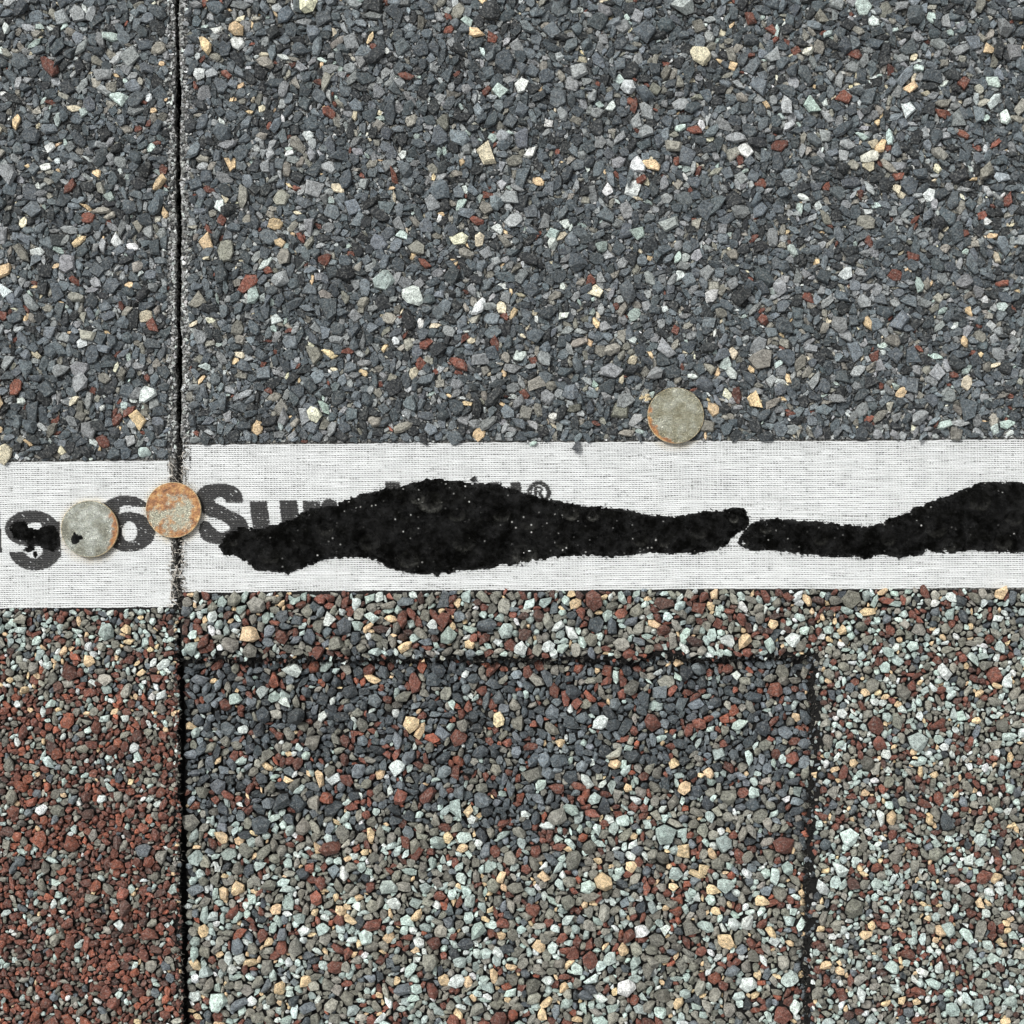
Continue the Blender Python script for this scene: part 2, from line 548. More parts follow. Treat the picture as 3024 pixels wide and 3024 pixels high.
RES = 3.0
G0, G1 = -MARGIN, 3024 + MARGIN
NG = int((G1 - G0) / RES)
gx = G0 + (np.arange(NG) + 0.5) * RES
XX, YY = np.meshgrid(gx, gx)
NROT = 24
_mask = {}
def footprint(pi, ri, d):
    key = (pi, ri, round(d, 1))
    m = _mask.get(key)
    if m is None:
        a = 2 * math.pi * ri / NROT
        h = PROTO[pi]['h'] * d / RES
        h = np.stack([h[:, 0] * math.cos(a) - h[:, 1] * math.sin(a), -(h[:, 0] * math.sin(a) + h[:, 1] * math.cos(a))], 1)
        R = int(math.ceil(np.abs(h).max())) + 1
        g = np.arange(-R, R + 1)
        X, Y = np.meshgrid(g, g)
        ins = np.ones(X.shape, bool)
        sgn = 0.5 * np.sum(h[:, 0] * np.roll(h[:, 1], -1) - np.roll(h[:, 0], -1) * h[:, 1])
        for k in range(len(h)):
            p, q = h[k], h[(k + 1) % len(h)]
            cr = (q[0] - p[0]) * (Y - p[1]) - (q[1] - p[1]) * (X - p[0])
            ins &= (cr * np.sign(sgn) >= -0.2)
        m = (ins, R, int(ins.sum()))
        _mask[key] = m
    return m

def pack_on(occ, total, classes, chip_frac, tol):
    """classes: (diameter px, coverage share, tries).  Returns rows (x, y, diameter, proto, rotation)"""
    out = []
    for d0, share, fails_max in classes:
        RSET = IDX['round'] if d0 < 27 else [i for i in IDX['round'] if not PROTO[i]['s']]
        placed, fails, k = 0, 0, 10 ** 9
        while placed < share * total and fails < fails_max:
            if k >= 1500:
                idx = np.flatnonzero(~occ)
                if len(idx) == 0:
                    break
                pick = idx[RNG.integers(0, len(idx), 1500)]
                rots = RNG.integers(0, NROT, 1500)
                chips = RNG.random(1500) < chip_frac
                if chip_frac < 0:
                    pr = np.array(IDX['fine'])[RNG.integers(0, len(IDX['fine']), 1500)]
                else:
                    pr = np.where(chips, np.array(IDX['chip'])[RNG.integers(0, len(IDX['chip']), 1500)], np.array(RSET)[RNG.integers(0, len(RSET), 1500)])
                ds = d0 * np.array([0.88, 0.95, 1.0, 1.06, 1.14])[RNG.integers(0, 5, 1500)]
                k = 0
            iy, ix = divmod(int(pick[k]), NG)
            pi, ri, d = int(pr[k]), int(rots[k]), float(ds[k])
            k += 1
            m, R, ar = footprint(pi, ri, d)
            if iy < R or ix < R or iy + R >= NG or ix + R >= NG:
                fails += 1
                continue
            sl = occ[iy - R:iy + R + 1, ix - R:ix + R + 1]
            if np.count_nonzero(sl & m) > tol * ar:
                fails += 1
                continue
            sl |= m
            placed += ar
            fails = 0 if fails < 50 else fails - 50
            out.append((gx[ix] + RNG.uniform(-1, 1), gx[iy] + RNG.uniform(-1, 1), d, pi, ri))
    return out

NAILS = dict(a=(268, 1562, 84), b=(515, 1506, 82), c=(1994, 1228, 83))
jl, jr = joint_left(YY), joint_right(YY)
edge_n = fbm(XX / 40.0, YY / 40.0)
edge_f = fbm(XX / 15.0 + 40, YY / 15.0, 2)
ew = edge_n + 0.6 * edge_f
free_A = (XX < jl - 22 - 18 * ew) & (YY < LS['top'](XX) - 5 + 7 * ew)
free_B = (XX < jl + 1 + 12 * ew) & (YY > LS['bot'](XX) + 1 + 8 * ew)
free_C = (XX > jr + 22 + 18 * ew) & (YY < RS['top'](XX) - 5 + 7 * ew)
free_C &= np.hypot(XX - NAILS['c'][0], YY - NAILS['c'][1]) > 86
ty, tx = tooth_y(XX), tooth_x(YY)
lowzone = (XX > jr + 4 + 6 * ew) & (YY > RS['bot'](XX) + 1 + 8 * ew)
free_D = lowzone & ((YY < ty - 1 + 11 * ew) | (XX > tx + 9 + 20 * ew))
free_E = lowzone & (YY > ty + 17 + 12 * ew) & (XX < tx - 6 + 13 * ew) & (XX > jr + 3 + 8 * ew)
free_D2 = free_D & (XX > 2300) & (YY > 1790)
free_D1 = free_D & ~free_D2
fine_A = (XX < jl - 2) & (YY < LS['top'](XX) - 4)
fine_C = (XX > jr + 2) & (YY < RS['top'](XX) - 4) & (np.hypot(XX - NAILS['c'][0], YY - NAILS['c'][1]) > 84)

def pack2(free, classes, chip_frac, tol, fine_region, fine_classes, ftol):
    occ = (~free)
    g = pack_on(occ, free.sum(), classes, chip_frac, tol)
    if fine_region is None:
        return g, []
    occ2 = occ & (free | ~fine_region)
    return g, pack_on(occ2, fine_region.sum(), fine_classes, -1, ftol)
up = [(66, .05, 500), (56, .12, 800), (46, .20, 1200), (38, .20, 1600), (30, .17, 2200), (23, .13, 3000), (17, .10, 3500)]
fn = [(13, .10, 5000), (9.5, .13, 6000)]
gA, fA = pack2(free_A, up, 0.90, 0.20, fine_A, fn, 0.25)
gC, fC = pack2(free_C, up, 0.90, 0.20, fine_C, fn, 0.25)
gB, _ = pack2(free_B, [(48, .05, 500), (38, .11, 900), (30, .20, 1600), (23, .26, 3000), (18, .22, 3500), (13.5, .14, 3000)], 0.25, 0.14, None, None, 0)
mid = [(58, .06, 500), (47, .16, 900), (38, .23, 1600), (29, .24, 2500), (22, .15, 3000), (16, .05, 1500), (12, .01, 500)]
gD1, _ = pack2(free_D1, mid, 0.28, 0.14, None, None, 0)
gD2, _ = pack2(free_D2, [(54, .04, 500), (42, .10, 900), (32, .18, 1600), (25, .24, 3000), (19, .18, 3000), (14, .08, 2000)], 0.22, 0.14, None, None, 0)
gE, _ = pack2(free_E, mid, 0.25, 0.14, None, None, 0)

# ------------------------------------------------------------------ granule colours
C_ = {k: lin(v) for k, v in dict(
    slate=(74, 82, 86), slate2=(101, 109, 113), coal=(43, 47, 49), grey=(142, 146, 146), warm=(138, 136, 126),
    olive=(126, 125, 114), blue=(105, 113, 117), navy=(63, 70, 74), mint=(178, 194, 187), pale=(213, 221, 216), tan=(224, 197, 156),
    cream=(222, 212, 184), red=(112, 68, 55), rust=(140, 82, 62), brown=(84, 60, 52), white=(226, 229, 224),
    dust=(176, 178, 176), ash=(122, 123, 121)).items()}
MIXES = dict(
    up=dict(slate=.29, slate2=.24, coal=.13, grey=.14, warm=.06, olive=.01, red=.026, mint=.018, pale=.010, tan=.014, cream=.012, white=.006),
    fine=dict(dust=.17, ash=.25, slate=.26, coal=.26, warm=.05, cream=.01),
    crust=dict(dust=.50, ash=.28, pale=.06, coal=.16),
    band=dict(olive=.22, warm=.12, red=.18, brown=.06, mint=.17, pale=.06, tan=.065, blue=.08, slate=.05, white=.01),
    dark=dict(blue=.27, navy=.22, slate=.09, olive=.11, warm=.07, red=.12, rust=.03, mint=.05, pale=.02, tan=.02),
    light=dict(olive=.27, warm=.13, mint=.24, pale=.06, tan=.07, red=.11, rust=.02, blue=.07, navy=.03, white=.01),
    green=dict(olive=.25, warm=.13, mint=.26, pale=.07, tan=.05, red=.14, brown=.03, blue=.04, navy=.03, white=.01),
    red=dict(red=.35, rust=.15, brown=.12, olive=.20, warm=.08, mint=.07, pale=.025, tan=.012, blue=.02, white=.006))
MC = {}
for k, d in MIXES.items():
    w = np.array(list(d.values())); MC[k] = (list(d.keys()), np.cumsum(w / w.sum()))
def pick_colour(mixname):
    names, cw = MC[mixname]
    nm = names[int(np.searchsorted(cw, RNG.random()))]
    c = C_[nm] * np.exp(RNG.normal(0, 0.24 if nm not in ('tan', 'white', 'pale') else 0.10))
    return np.clip(c * (1 + RNG.normal(0, 0.014, 3)), 0.004, 0.85)

def zone_mix(zone, x, y):
    if zone == 'fine':
        near = min(abs(x - 519), abs(x - 534)) < 24 + 18 * float(fbm(np.float64(y / 70), np.float64(x * 0.01)))
        return 'crust' if near else 'fine'
    if zone in ('up', 'dark'):
        return zone
    if zone == 'B':
        t = (y - 2040 - 70 * float(fbm(np.float64(x / 90), np.float64(4.4)))) / 260 + 0.5
        if RNG.random() > t:
            return 'band'
        return 'light' if float(fbm(np.float64(x / 130 + 3), np.float64(y / 110))) + RNG.normal(0, 0.25) > 0.5 else 'red'
    if zone == 'D1':
        return 'band' if RNG.random() > (x - 1500) / 2200 else 'green'
    if zone == 'D2':
        q = float(fbm(np.float64(x / 120 + 8), np.float64(y / 90))) + RNG.normal(0, 0.3)
        return 'band' if q > 0.35 else 'green'
    t = (y - 2400 - 230 * float(fbm(np.float64(x / 210), np.float64(y / 150)))) / 170 + 0.5
    return 'light' if RNG.random() < t else 'dark'

def build_granules(parent, lists, zbase, budget):
    """the largest in view become granules of their own, the rest one mass"""
    rows = []
    for zone, g in lists:
        for (x, y, d, pi, ri) in g:
            rows.append((x, y, d, pi, ri, pick_colour(zone_mix(zone, x, y))))
    def inview(r):
        return -20 < r[0] < 3044 and -20 < r[1] < 3044
    order = sorted(range(len(rows)), key=lambda i: -(rows[i][2] if inview(rows[i]) else 0))
    singles = set(order[:budget])
    buckets = {}
    for i, (x, y, d, pi, ri, c) in enumerate(rows):
        z = zbase + d * PX * (0.14 if PROTO[pi]['k'] == 'chip' else 0.27) + RNG.uniform(-0.00010, 0.00022) + max(0.0, 30 - d) * PX * 0.05
        a = 2 * math.pi * ri / NROT
        if i in singles:
            p = PROTO[pi]
            if 'me' not in p:
                p['me'] = mesh_arrays('granule', p['v'], p['f'], MAT_GRAN1, np.full(len(p['f']), p['s']))
            o = bpy.data.objects.new('granule', p['me'])
            COL.objects.link(o)
            o.parent = parent
            o.matrix_parent_inverse = PINV[parent.name]
            o.location = W(x, y, z)
            o.rotation_euler = (0, 0, a)
            o.scale = (d * PX,) * 3
            o.color = (*c, 1)
        else:
            buckets.setdefault(pi, []).append((x, y, z, d, a, *c))
    V, F, S, Cc, n = [], [], [], [], 0
    for pi, lst in buckets.items():
        A = np.array(lst)
        p = PROTO[pi]
        v, f = p['v'], p['f']
        ca, sa, sc = np.cos(A[:, 4]), np.sin(A[:, 4]), A[:, 3] * PX
        X = (v[None, :, 0] * ca[:, None] - v[None, :, 1] * sa[:, None]) * sc[:, None] + ((A[:, 0] - 1512) * PX)[:, None]
        Y = (v[None, :, 0] * sa[:, None] + v[None, :, 1] * ca[:, None]) * sc[:, None] + ((1512 - A[:, 1]) * PX)[:, None]
        Z = v[None, :, 2] * sc[:, None] + A[:, 2][:, None]
        V.append(np.stack([X, Y, Z], 2).reshape(-1, 3))
        F.append((f[None] + (n + np.arange(len(A)) * len(v))[:, None, None]).reshape(-1, 3))
        S.append(np.full(len(A) * len(f), p['s']))
        Cc.append(np.repeat(A[:, 5:8], len(v), 0))
        n += len(A) * len(v)
    me = mesh_arrays('granule_bed', np.concatenate(V), np.concatenate(F), MAT_GRAN, np.concatenate(S), np.concatenate(Cc))
    link('granule_bed', me, parent, 'stuff')
    return len(rows)

def wall_grains(pts, n, spread, lo, hi):
    p = np.array(pts, float)
    r = []
    for i in RNG.integers(0, len(p), n):
        x, y = p[i] + RNG.normal(0, spread, 2)
        k = IDX['fine'] if RNG.random() < 0.6 else IDX['round']
        r.append((x, y, RNG.uniform(lo, hi), int(k[RNG.integers(0, len(k))]), int(RNG.integers(0, NROT))))
    return r
_y = np.arange(1950, 3300, 3.0); _x = np.arange(548, 2405, 3.0); _yl = np.arange(1810, 3300, 3.0)
wR = wall_grains(np.r_[np.c_[tooth_x(_y) + 5, _y], np.c_[_x, tooth_y(_x) + 2]], 170, 7, 9, 20)
wE = wall_grains(np.r_[np.c_[tooth_x(_y) - 6, _y], np.c_[_x, tooth_y(_x) + 12]], 170, 9, 9, 20)
wB = wall_grains(np.c_[joint_left(_yl) + 4, _yl], 260, 4, 8, 18)
cnt = [build_granules(topL, [('up', gA), ('fine', fA)], Z_TOP, 130),
       build_granules(lowL, [('B', gB), ('B', wB)], Z_TOP, 160),
       build_granules(topR, [('up', gC), ('fine', fC)], Z_TOP, 130),
       build_granules(lowR, [('D1', gD1), ('D2', gD2), ('dark', wR)], Z_TOP, 80),
       build_granules(baseR, [('E', gE), ('dark', wE)], Z_LOW, 90)]

# ------------------------------------------------------------------ print on the woven strips
def seg_d(px, py, a, b):
    ax, ay, ha = a
    bx, by, hb = b
    dx, dy = bx - ax, by - ay
    t = np.clip(((px - ax) * dx + (py - ay) * dy) / (dx * dx + dy * dy + 1e-9), 0, 1)
    return np.hypot(px - ax - t * dx, py - ay - t * dy) - (ha + t * (hb - ha))
def spline(pts, m=6):
    p = np.array(pts, float)
    out = []
    for i in range(len(p) - 1):
        p0, p1, p2, p3 = p[max(i - 1, 0)], p[i], p[i + 1], p[min(i + 2, len(p) - 1)]
        for t in np.linspace(0, 1, m, endpoint=False):
            out.append(0.5 * ((2 * p1) + (-p0 + p2) * t + (2 * p0 - 5 * p1 + 4 * p2 - p3) * t * t + (-p0 + 3 * p1 - 3 * p2 + p3) * t ** 3))
    out.append(p[-1])
    return out
def stroke(px, py, pts):
    d = np.full(px.shape, 1e9)
    for a, b in zip(pts[:-1], pts[1:]):
        d = np.minimum(d, seg_d(px, py, a, b))
    return d < 0
def ell(px, py, cx, cy, rx, ry):
    return ((px - cx) / rx) ** 2 + ((py - cy) / ry) ** 2 < 1
def quad(px, py, x0, x1, y0, y1, slant=0.0):
    s = (py - y0) * slant
    return (px > x0 + s) & (px < x1 + s) & (py > y0) & (py < y1)
S_PATH = spline([(690, 1492, 26), (687, 1464, 26), (652, 1448, 20), (612, 1459, 26), (603, 1479, 27), (620, 1501, 24),
                 (660, 1518, 20), (697, 1541, 24), (706, 1563, 28), (690, 1583, 25), (650, 1590, 18), (616, 1576, 24), (606, 1556, 18)])
def ink(px, py):
    r = np.zeros(px.shape, bool)
    # letter g with its neighbour's last stroke
    r |= ell(px, py, 93, 1561, 80, 54) & ~ell(px, py, 102, 1560, 27, 17)
    r |= quad(px, py, 122, 176, 1540, 1645, 0.04)
    r |= ell(px, py, 103, 1620, 79, 65) & (py > 1630) & ~ell(px, py, 98, 1622, 27, 27)
    r |= quad(px, py, -58, -2, 1510, 1632, 0.06)
    # the round figure between the two left nails
    r |= ell(px, py, 381, 1571, 77, 59) & ~ell(px, py, 382, 1570, 22, 29)
    r |= ell(px, py, 370, 1528, 82, 65) & ~ell(px, py, 376, 1516, 25, 24) & ((py < 1497) | (px < 352))
    # S
    r |= stroke(px, py, S_PATH) & ~((px > 655) & (py > 1485) & (py < 1512 + (px - 690) * 0.5) & (px > 664))
    # u, r
    r |= quad(px, py, 735, 788, 1480, 1590, 0.14) | quad(px, py, 823, 877, 1478, 1590, 0.14)
    r |= quad(px, py, 892, 944, 1479, 1590, 0.10) | ell(px, py, 972, 1500, 26, 27)
    # capital, dotted letter, tall letter
    r |= quad(px, py, 1135, 1181, 1423, 1520, 0.1) | quad(px, py, 1445, 1481, 1422, 1450, 0.1) | quad(px, py, 1507, 1538, 1423, 1520, 0.1)
    # registered mark
    d = np.hypot(px - 1592, py - 1455)
    r |= (d < 35) & (d > 22)
    r |= quad(px, py, 1578, 1586, 1436, 1474) | (ell(px, py, 1591, 1446, 13, 10) & ~ell(px, py, 1590, 1446, 6, 4)) | stroke(px, py, [(1592, 1455, 4), (1606, 1474, 4)])
    # dark selvedge mark at the end of the right strip
    r |= quad(px, py, 559, 563, 1322, 1390) & (vnoise(px / 3.0, py / 4.0) > 0.3)
    return r

def weave(name, edge, x0f, x1f, parent):
    rows, step, per = 73, 3.4, 9.6
    V, F, Cc, n = [], [], [], 0
    white = lin((199, 201, 200))
    dark = lin((44, 44, 44))
    for r in range(rows):
        v = (r + 0.5) / rows
        xm = 500.0
        yc = edge['top'](xm) * (1 - v) + edge['bot'](xm) * v
        x0 = x0f(yc) + RNG.normal(0, 3.2) if x0f else -560
        x1 = x1f(yc) + RNG.normal(0, 3.2) if x1f else 3640
        if RNG.random() < 0.22:
            if x0f: x0 -= RNG.uniform(3, 13)
            if x1f: x1 += RNG.uniform(3, 13)
        xs = np.arange(x0, x1, step)
        m = len(xs)
        top, bot = edge['top'](xs), edge['bot'](xs)
        pitch = (bot - top) / rows
        y = top + (r + 0.5) * pitch + 3.0 * fbm(xs / 230.0, np.full(m, 2.2 + (r > 36)), 2)
        if r in (0, rows - 1):
            y = y + 1.6 * fbm(xs / 24.0, np.full(m, r * 1.0), 2)
        ph = math.pi * r + RNG.uniform(-0.7, 0.7) + 2.5 * vnoise(xs / 90.0, np.full(m, r * 0.7))
        wave = np.sin(2 * math.pi * xs / per + ph)
        y = y + wave * 0.40 + 1.0 * fbm(xs / 60.0, np.full(m, r * 1.3), 2) + RNG.normal(0, 0.2)
        slack = 0.30 + 0.75 * vnoise(xs / 22.0, np.full(m, r * 3.1)) + 0.6 * (vnoise(xs / 120.0, np.full(m, r * 0.23)) - 0.5)
        w = pitch * (0.92 - 0.30 * slack * (0.72 - 0.28 * wave)) * (1 + 0.05 * RNG.normal())
        w = w * np.where(vnoise(xs / 16.0, np.full(m, r * 5.7)) > 0.86, 0.62, 1.0)
        zc = (0.16 + 0.05 * wave) * 1e-3
        for k, (oy, z) in enumerate(((-0.5, 0.05e-3), (0.0, None), (0.5, 0.05e-3))):
            yy = y + oy * w
            zz = zc if z is None else np.full(m, z)
            V.append(np.stack([(xs - 1512) * PX, (1512 - yy) * PX, zz], 1))
            i = ink(xs, yy + RNG.normal(0, 0.6, m))
            i &= (vnoise(xs / 5.0, yy / 4.0 + 50) < 0.93)
            tint = (1 + 0.05 * fbm(xs / 25.0, np.full(m, r * 2.2 + k), 2)) * (1 - 0.14 * np.clip(fbm(xs / 110.0, np.full(m, r * 0.9), 3), 0, 1))
            c = np.where(i[:, None], dark[None] * (1 + 0.35 * fbm(xs / 9.0, yy / 9.0, 2))[:, None], white[None] * tint[:, None])
            for nx, ny, nr in NAILS.values():       # faint rust wash round the nails
                dn = np.hypot(xs - nx, yy - ny - 6)
                st = np.clip((nr + 22 - dn) / 22, 0, 1) * (0.25 + 0.45 * vnoise(xs / 14.0, yy / 14.0))
                c = c * (1 - st[:, None] * np.array([0.22, 0.36, 0.58]))
            Cc.append(np.clip(c, 0, 0.9))
        a = n + np.arange(m - 1)
        for k in (0, 1):
            q = a + k * m
            F.append(np.stack([q, q + m, q + m + 1, q + 1], 1))
        n += 3 * m
    # the warp, fine threads lying low between the rows
    xa = x0f(1520.0) + 3 if x0f else -560
    xb = x1f(1520.0) - 3 if x1f else 3640
    seg = 74
    for x in np.arange(float(xa), float(xb), 8.7):
        x = x + RNG.normal(0, 0.8)
        t = np.linspace(0.004, 0.996, seg)
        top, bot = edge['top'](x), edge['bot'](x)
        yy = top + (bot - top) * t
        xx = x + 1.2 * fbm(yy / 60.0, np.full(seg, x * 0.37), 2) + (lint(yy, [1300, 1800], [-4, 3]))
        hw = 0.9 + 0.9 * RNG.random()
        for sgn in (-1, 1):
            V.append(np.stack([(xx + sgn * hw - 1512) * PX, (1512 - yy) * PX, np.full(seg, 0.08e-3)], 1))
            i = ink(xx, yy)
            Cc.append(np.where(i[:, None], dark[None], white[None] * 0.82))
        a = n + np.arange(seg - 1)
        F.append(np.stack([a, a + 1, a + 1 + seg, a + seg], 1))
        n += 2 * seg
    me = mesh_arrays(name, np.concatenate(V), np.concatenate(F), MAT_FAB, True, np.concatenate(Cc))
    return as_parent(link(name, me, parent))
endL = lambda y: lint(y, [1350, 1500, 1800], [494, 506, 506])
endR = lambda y: lint(y, [1300, 1500, 1750], [545, 543, 536])
stripL = weave('nailing_strip', LS, None, endL, shL)
stripR = weave('nailing_strip', RS, endR, None, shR)

# ------------------------------------------------------------------ threads, torn fibres
def tube(pts, radii, sides=5):
    p = np.array(pts, float)
    n = len(p)
    t = np.gradient(p, axis=0)
    t /= np.linalg.norm(t, axis=1)[:, None] + 1e-12
    u = np.cross(t, [0, 0, 1.0]); u /= np.linalg.norm(u, axis=1)[:, None] + 1e-12
    w = np.cross(t, u)
    a = np.arange(sides) / sides * 2 * math.pi
    r = np.broadcast_to(np.asarray(radii, float), (n,))
    V = (p[:, None] + (u[:, None] * np.cos(a)[None, :, None] + w[:, None] * np.sin(a)[None, :, None]) * r[:, None, None]).reshape(-1, 3)
    F = []
    for i in range(n - 1):
        for k in range(sides):
            q = (k + 1) % sides
            F.append((i * sides + k, i * sides + q, (i + 1) * sides + q, (i + 1) * sides + k))
    return V, np.array(F)
def thread(name, pts, r, parent, mat):
    s = spline([(x, y, z) for x, y, z in pts], 7)
    w = np.array([W(a, b, c) for a, b, c in s])
    r = r * 0.7
    V, F = tube(w, np.linspace(r, r * 0.5, len(w)))
    return link(name, mesh_arrays(name, V, F, mat, True), parent)
mm = 1e-3
for pts, r in [([(523, 1668, .35 * mm), (516, 1692, .5 * mm), (508, 1718, .4 * mm), (505, 1745, .35 * mm), (504, 1768, .3 * mm), (515, 1778, .4 * mm), (526, 1788, .2 * mm)], 1.5 * PX),
               ([(525, 1672, .3 * mm), (516, 1705, .6 * mm), (509, 1730, .5 * mm), (511, 1762, .3 * mm)], 1.1 * PX),
               ([(498, 1410, .3 * mm), (510, 1405, .4 * mm), (520, 1416, .4 * mm), (528, 1424, .3 * mm)], 1.2 * PX),
               ([(502, 1404, .3 * mm), (512, 1412, .5 * mm), (524, 1422, .3 * mm)], 0.9 * PX)]:
    thread('loose_thread', pts, r, stripL, MAT_THREAD)
for pts, r in [([(526, 1678, .3 * mm), (533, 1693, .5 * mm), (541, 1700, .5 * mm), (539, 1708, .3 * mm)], 0.9 * PX),
               ([(545, 1600, .3 * mm), (541, 1620, .6 * mm), (543, 1636, .3 * mm)], 1.2 * PX),
               ([(1975, 1312, .3 * mm), (1968, 1304, .8 * mm), (1960, 1302, .4 * mm)], 1.2 * PX),
               ([(1998, 1314, .3 * mm), (2001, 1303, 1.3 * mm), (2004, 1312, .9 * mm), (2003, 1322, .3 * mm)], 1.4 * PX),
               ([(2022, 1310, .3 * mm), (2030, 1302, .9 * mm), (2038, 1303, .4 * mm)], 1.2 * PX)]:
    thread('loose_thread', pts, r, stripR, MAT_THREAD)

def torn_edge(name, pts, z, length, parent, mat, n):
    """short fibres and tar whiskers sticking out of a cut edge; pts = pixel polyline"""
    p = np.array(pts, float)
    V, F, c = [], [], 0
    idx = RNG.integers(0, len(p), n)
    for i in idx:
        x, y = p[i] + RNG.normal(0, 3.5, 2)
        a = RNG.uniform(0, 2 * math.pi)
        L = length * RNG.uniform(0.4, 1.3)
        zz = z[0] + RNG.random() * (z[1] - z[0])
        b = a + RNG.normal(0, 0.7)
        P = [(x, y, zz), (x + math.cos(a) * L * .5, y + math.sin(a) * L * .5, zz + RNG.normal(0.1, 0.15) * mm),
             (x + math.cos(a) * L * .5 + math.cos(b) * L * .5, y + math.sin(a) * L * .5 + math.sin(b) * L * .5, zz + RNG.normal(0, 0.25) * mm)]
        v, f = tube([W(*q) for q in P], np.array([1.3, 1.0, 0.25]) * PX * RNG.uniform(0.5, 1.3), 3)
        V.append(v); F.append(f + c); c += len(v)
    link(name, mesh_arrays(name, np.concatenate(V), np.concatenate(F), mat, True), parent, 'stuff')
yy_ = np.arange(1800, 3300, 3.0)
torn_edge('torn_edge_fibres', np.c_[joint_left(yy_), yy_], (-1.2 * mm, 0.5 * mm), 16, lowL, MAT_FIBRE, 2600)
torn_edge('torn_edge_fibres', np.c_[joint_left(yy_) + 6, yy_], (-0.8 * mm, 0.5 * mm), 12, lowL, MAT_FIBRE_G, 260)
yy_ = np.arange(-250, 1800, 3.0)
torn_edge('torn_edge_fibres', np.c_[joint_left(yy_) - 12, yy_], (0, 0.35 * mm), 11, topL, MAT_FIBRE_G, 420)
torn_edge('torn_edge_fibres', np.c_[joint_right(yy_) + 12, yy_], (0, 0.35 * mm), 11, topR, MAT_FIBRE_G, 420)
yy_ = np.arange(1300, 1800, 3.0)
torn_edge('torn_edge_fibres', np.c_[0.5 * (joint_left(yy_) + joint_right(yy_)) , yy_], (-0.6 * mm, 0.25 * mm), 26, topR, MAT_FIBRE, 700)
torn_edge('torn_edge_fibres', np.c_[0.5 * (joint_left(yy_) + joint_right(yy_)) , yy_], (-0.4 * mm, 0.3 * mm), 16, topR, MAT_FIBRE_G, 160)
torn_edge('frayed_threads', np.r_[np.c_[endL(yy_) + 5, yy_][20:], np.c_[endR(yy_) - 4, yy_][10:150]], (0.05 * mm, 0.35 * mm), 19, stripR, MAT_THREAD, 130)
xx_ = np.arange(548, 2405, 3.0)
e1 = np.c_[xx_, tooth_y(xx_) + 5]
yy_ = np.arange(1950, 3300, 3.0)
e2 = np.c_[tooth_x(yy_) - 2, yy_]
torn_edge('torn_edge_fibres', np.r_[e1, e2], (-1.6 * mm, 0.3 * mm), 18, lowR, MAT_FIBRE, 4200)
torn_edge('torn_edge_fibres', np.r_[e1, e2], (-1.2 * mm, 0.3 * mm), 10, lowR, MAT_FIBRE_G, 260)

# ------------------------------------------------------------------ tar beads
def poly_sd(px, py, poly):
    p = np.array(poly, float)
    d = np.full(px.shape, 1e9)
    ins = np.zeros(px.shape, bool)
    for a, b in zip(p, np.roll(p, -1, 0)):
        d = np.minimum(d, seg_d(px, py, (*a, 0), (*b, 0)))
        c = ((a[1] > py) != (b[1] > py)) & (px < (b[0] - a[0]) * (py - a[1]) / (b[1] - a[1] + 1e-9) + a[0])
        ins ^= c
    return np.where(ins, d, -d)
def bead(name, poly, parent, height, res=3.0, ragged=6.0, soft=16.0, zb=0.12e-3, dents=()):
    p = np.array(poly, float)
    x0, y0 = p.min(0) - 16
    x1, y1 = p.max(0) + 16
    X, Y = np.meshgrid(np.arange(x0, x1, res), np.arange(y0, y1, res))
    sd = poly_sd(X, Y, poly)
    sd = sd + 0.5 + ragged * fbm(X / 26.0, Y / 26.0, 3) + ragged * 1.1 * fbm(X / 9.0, Y / 9.0, 3)
    # blister marks where the covering shingle pulled away
    relief = 1 + 0.42 * fbm(X / 85.0, Y / 60.0, 3) + 0.22 * fbm(X / 22.0, Y / 18.0, 2)
    h = np.where(sd > 0, height * (1 - np.exp(-np.maximum(sd, 0) / soft)) * relief, sd * 0.05e-3)
    h = h + np.where(sd > 2, (0.34 * fbm(X / 13.0, Y / 11.0, 3)) * mm * np.minimum(1, sd / 12), 0)
    for _ in range(int(len(poly) * 0.35)):
        j = RNG.integers(0, X.size)
        cx, cy = X.flat[j], Y.flat[j]
        if sd.flat[j] < 20:
            continue
        R = RNG.uniform(9, 26)
        q = np.hypot((X - cx) * 0.8, Y - cy) / R
        h = h - np.where(q < 1, height * 0.30 * (1 - q * q) ** 0.5, 0)
    dust_sheen = 0.03 * np.clip(fbm(X / 30.0 + 9, Y / 24.0, 3), 0, 1)
    for cx, cy, R, amt in dents:
        q = np.hypot(X - cx, (Y - cy) * 1.15) / R * (1 + 0.15 * fbm(X / 20.0, Y / 20.0, 2))
        h = h - np.where(q < 1, height * 0.38 * np.sqrt(np.maximum(0, 1 - q ** 4)), 0)
        dust_sheen = dust_sheen + amt * np.clip(q * 1.2 - 0.15, 0, 1) * np.clip((1.02 - q) / 0.22, 0, 1) * (0.12 + 0.88 * np.clip((Y - cy) / R + 0.25, 0, 1))  # dusty dents, with sheen painted pale along each lower rim
    h = np.maximum(h, np.where(sd > 0, -0.1e-3, -1.0e-3))
    keep = sd > -8
    idx = -np.ones(X.size, int)
    use = keep.ravel()
    V = np.stack([(X.ravel() - 1512) * PX, (1512 - Y.ravel()) * PX, zb + h.ravel()], 1)[use]
    idx[use] = np.arange(use.sum())
    I = idx.reshape(X.shape)
    q = np.stack([I[:-1, :-1], I[1:, :-1], I[1:, 1:], I[:-1, 1:]], 2).reshape(-1, 4)
    q = q[(q >= 0).all(1)]
    return link(name, mesh_arrays(name, V, q, MAT_TAR, True, np.repeat(np.clip(dust_sheen * 1.9, 0, 0.9).ravel()[use][:, None], 3, 1)), parent)
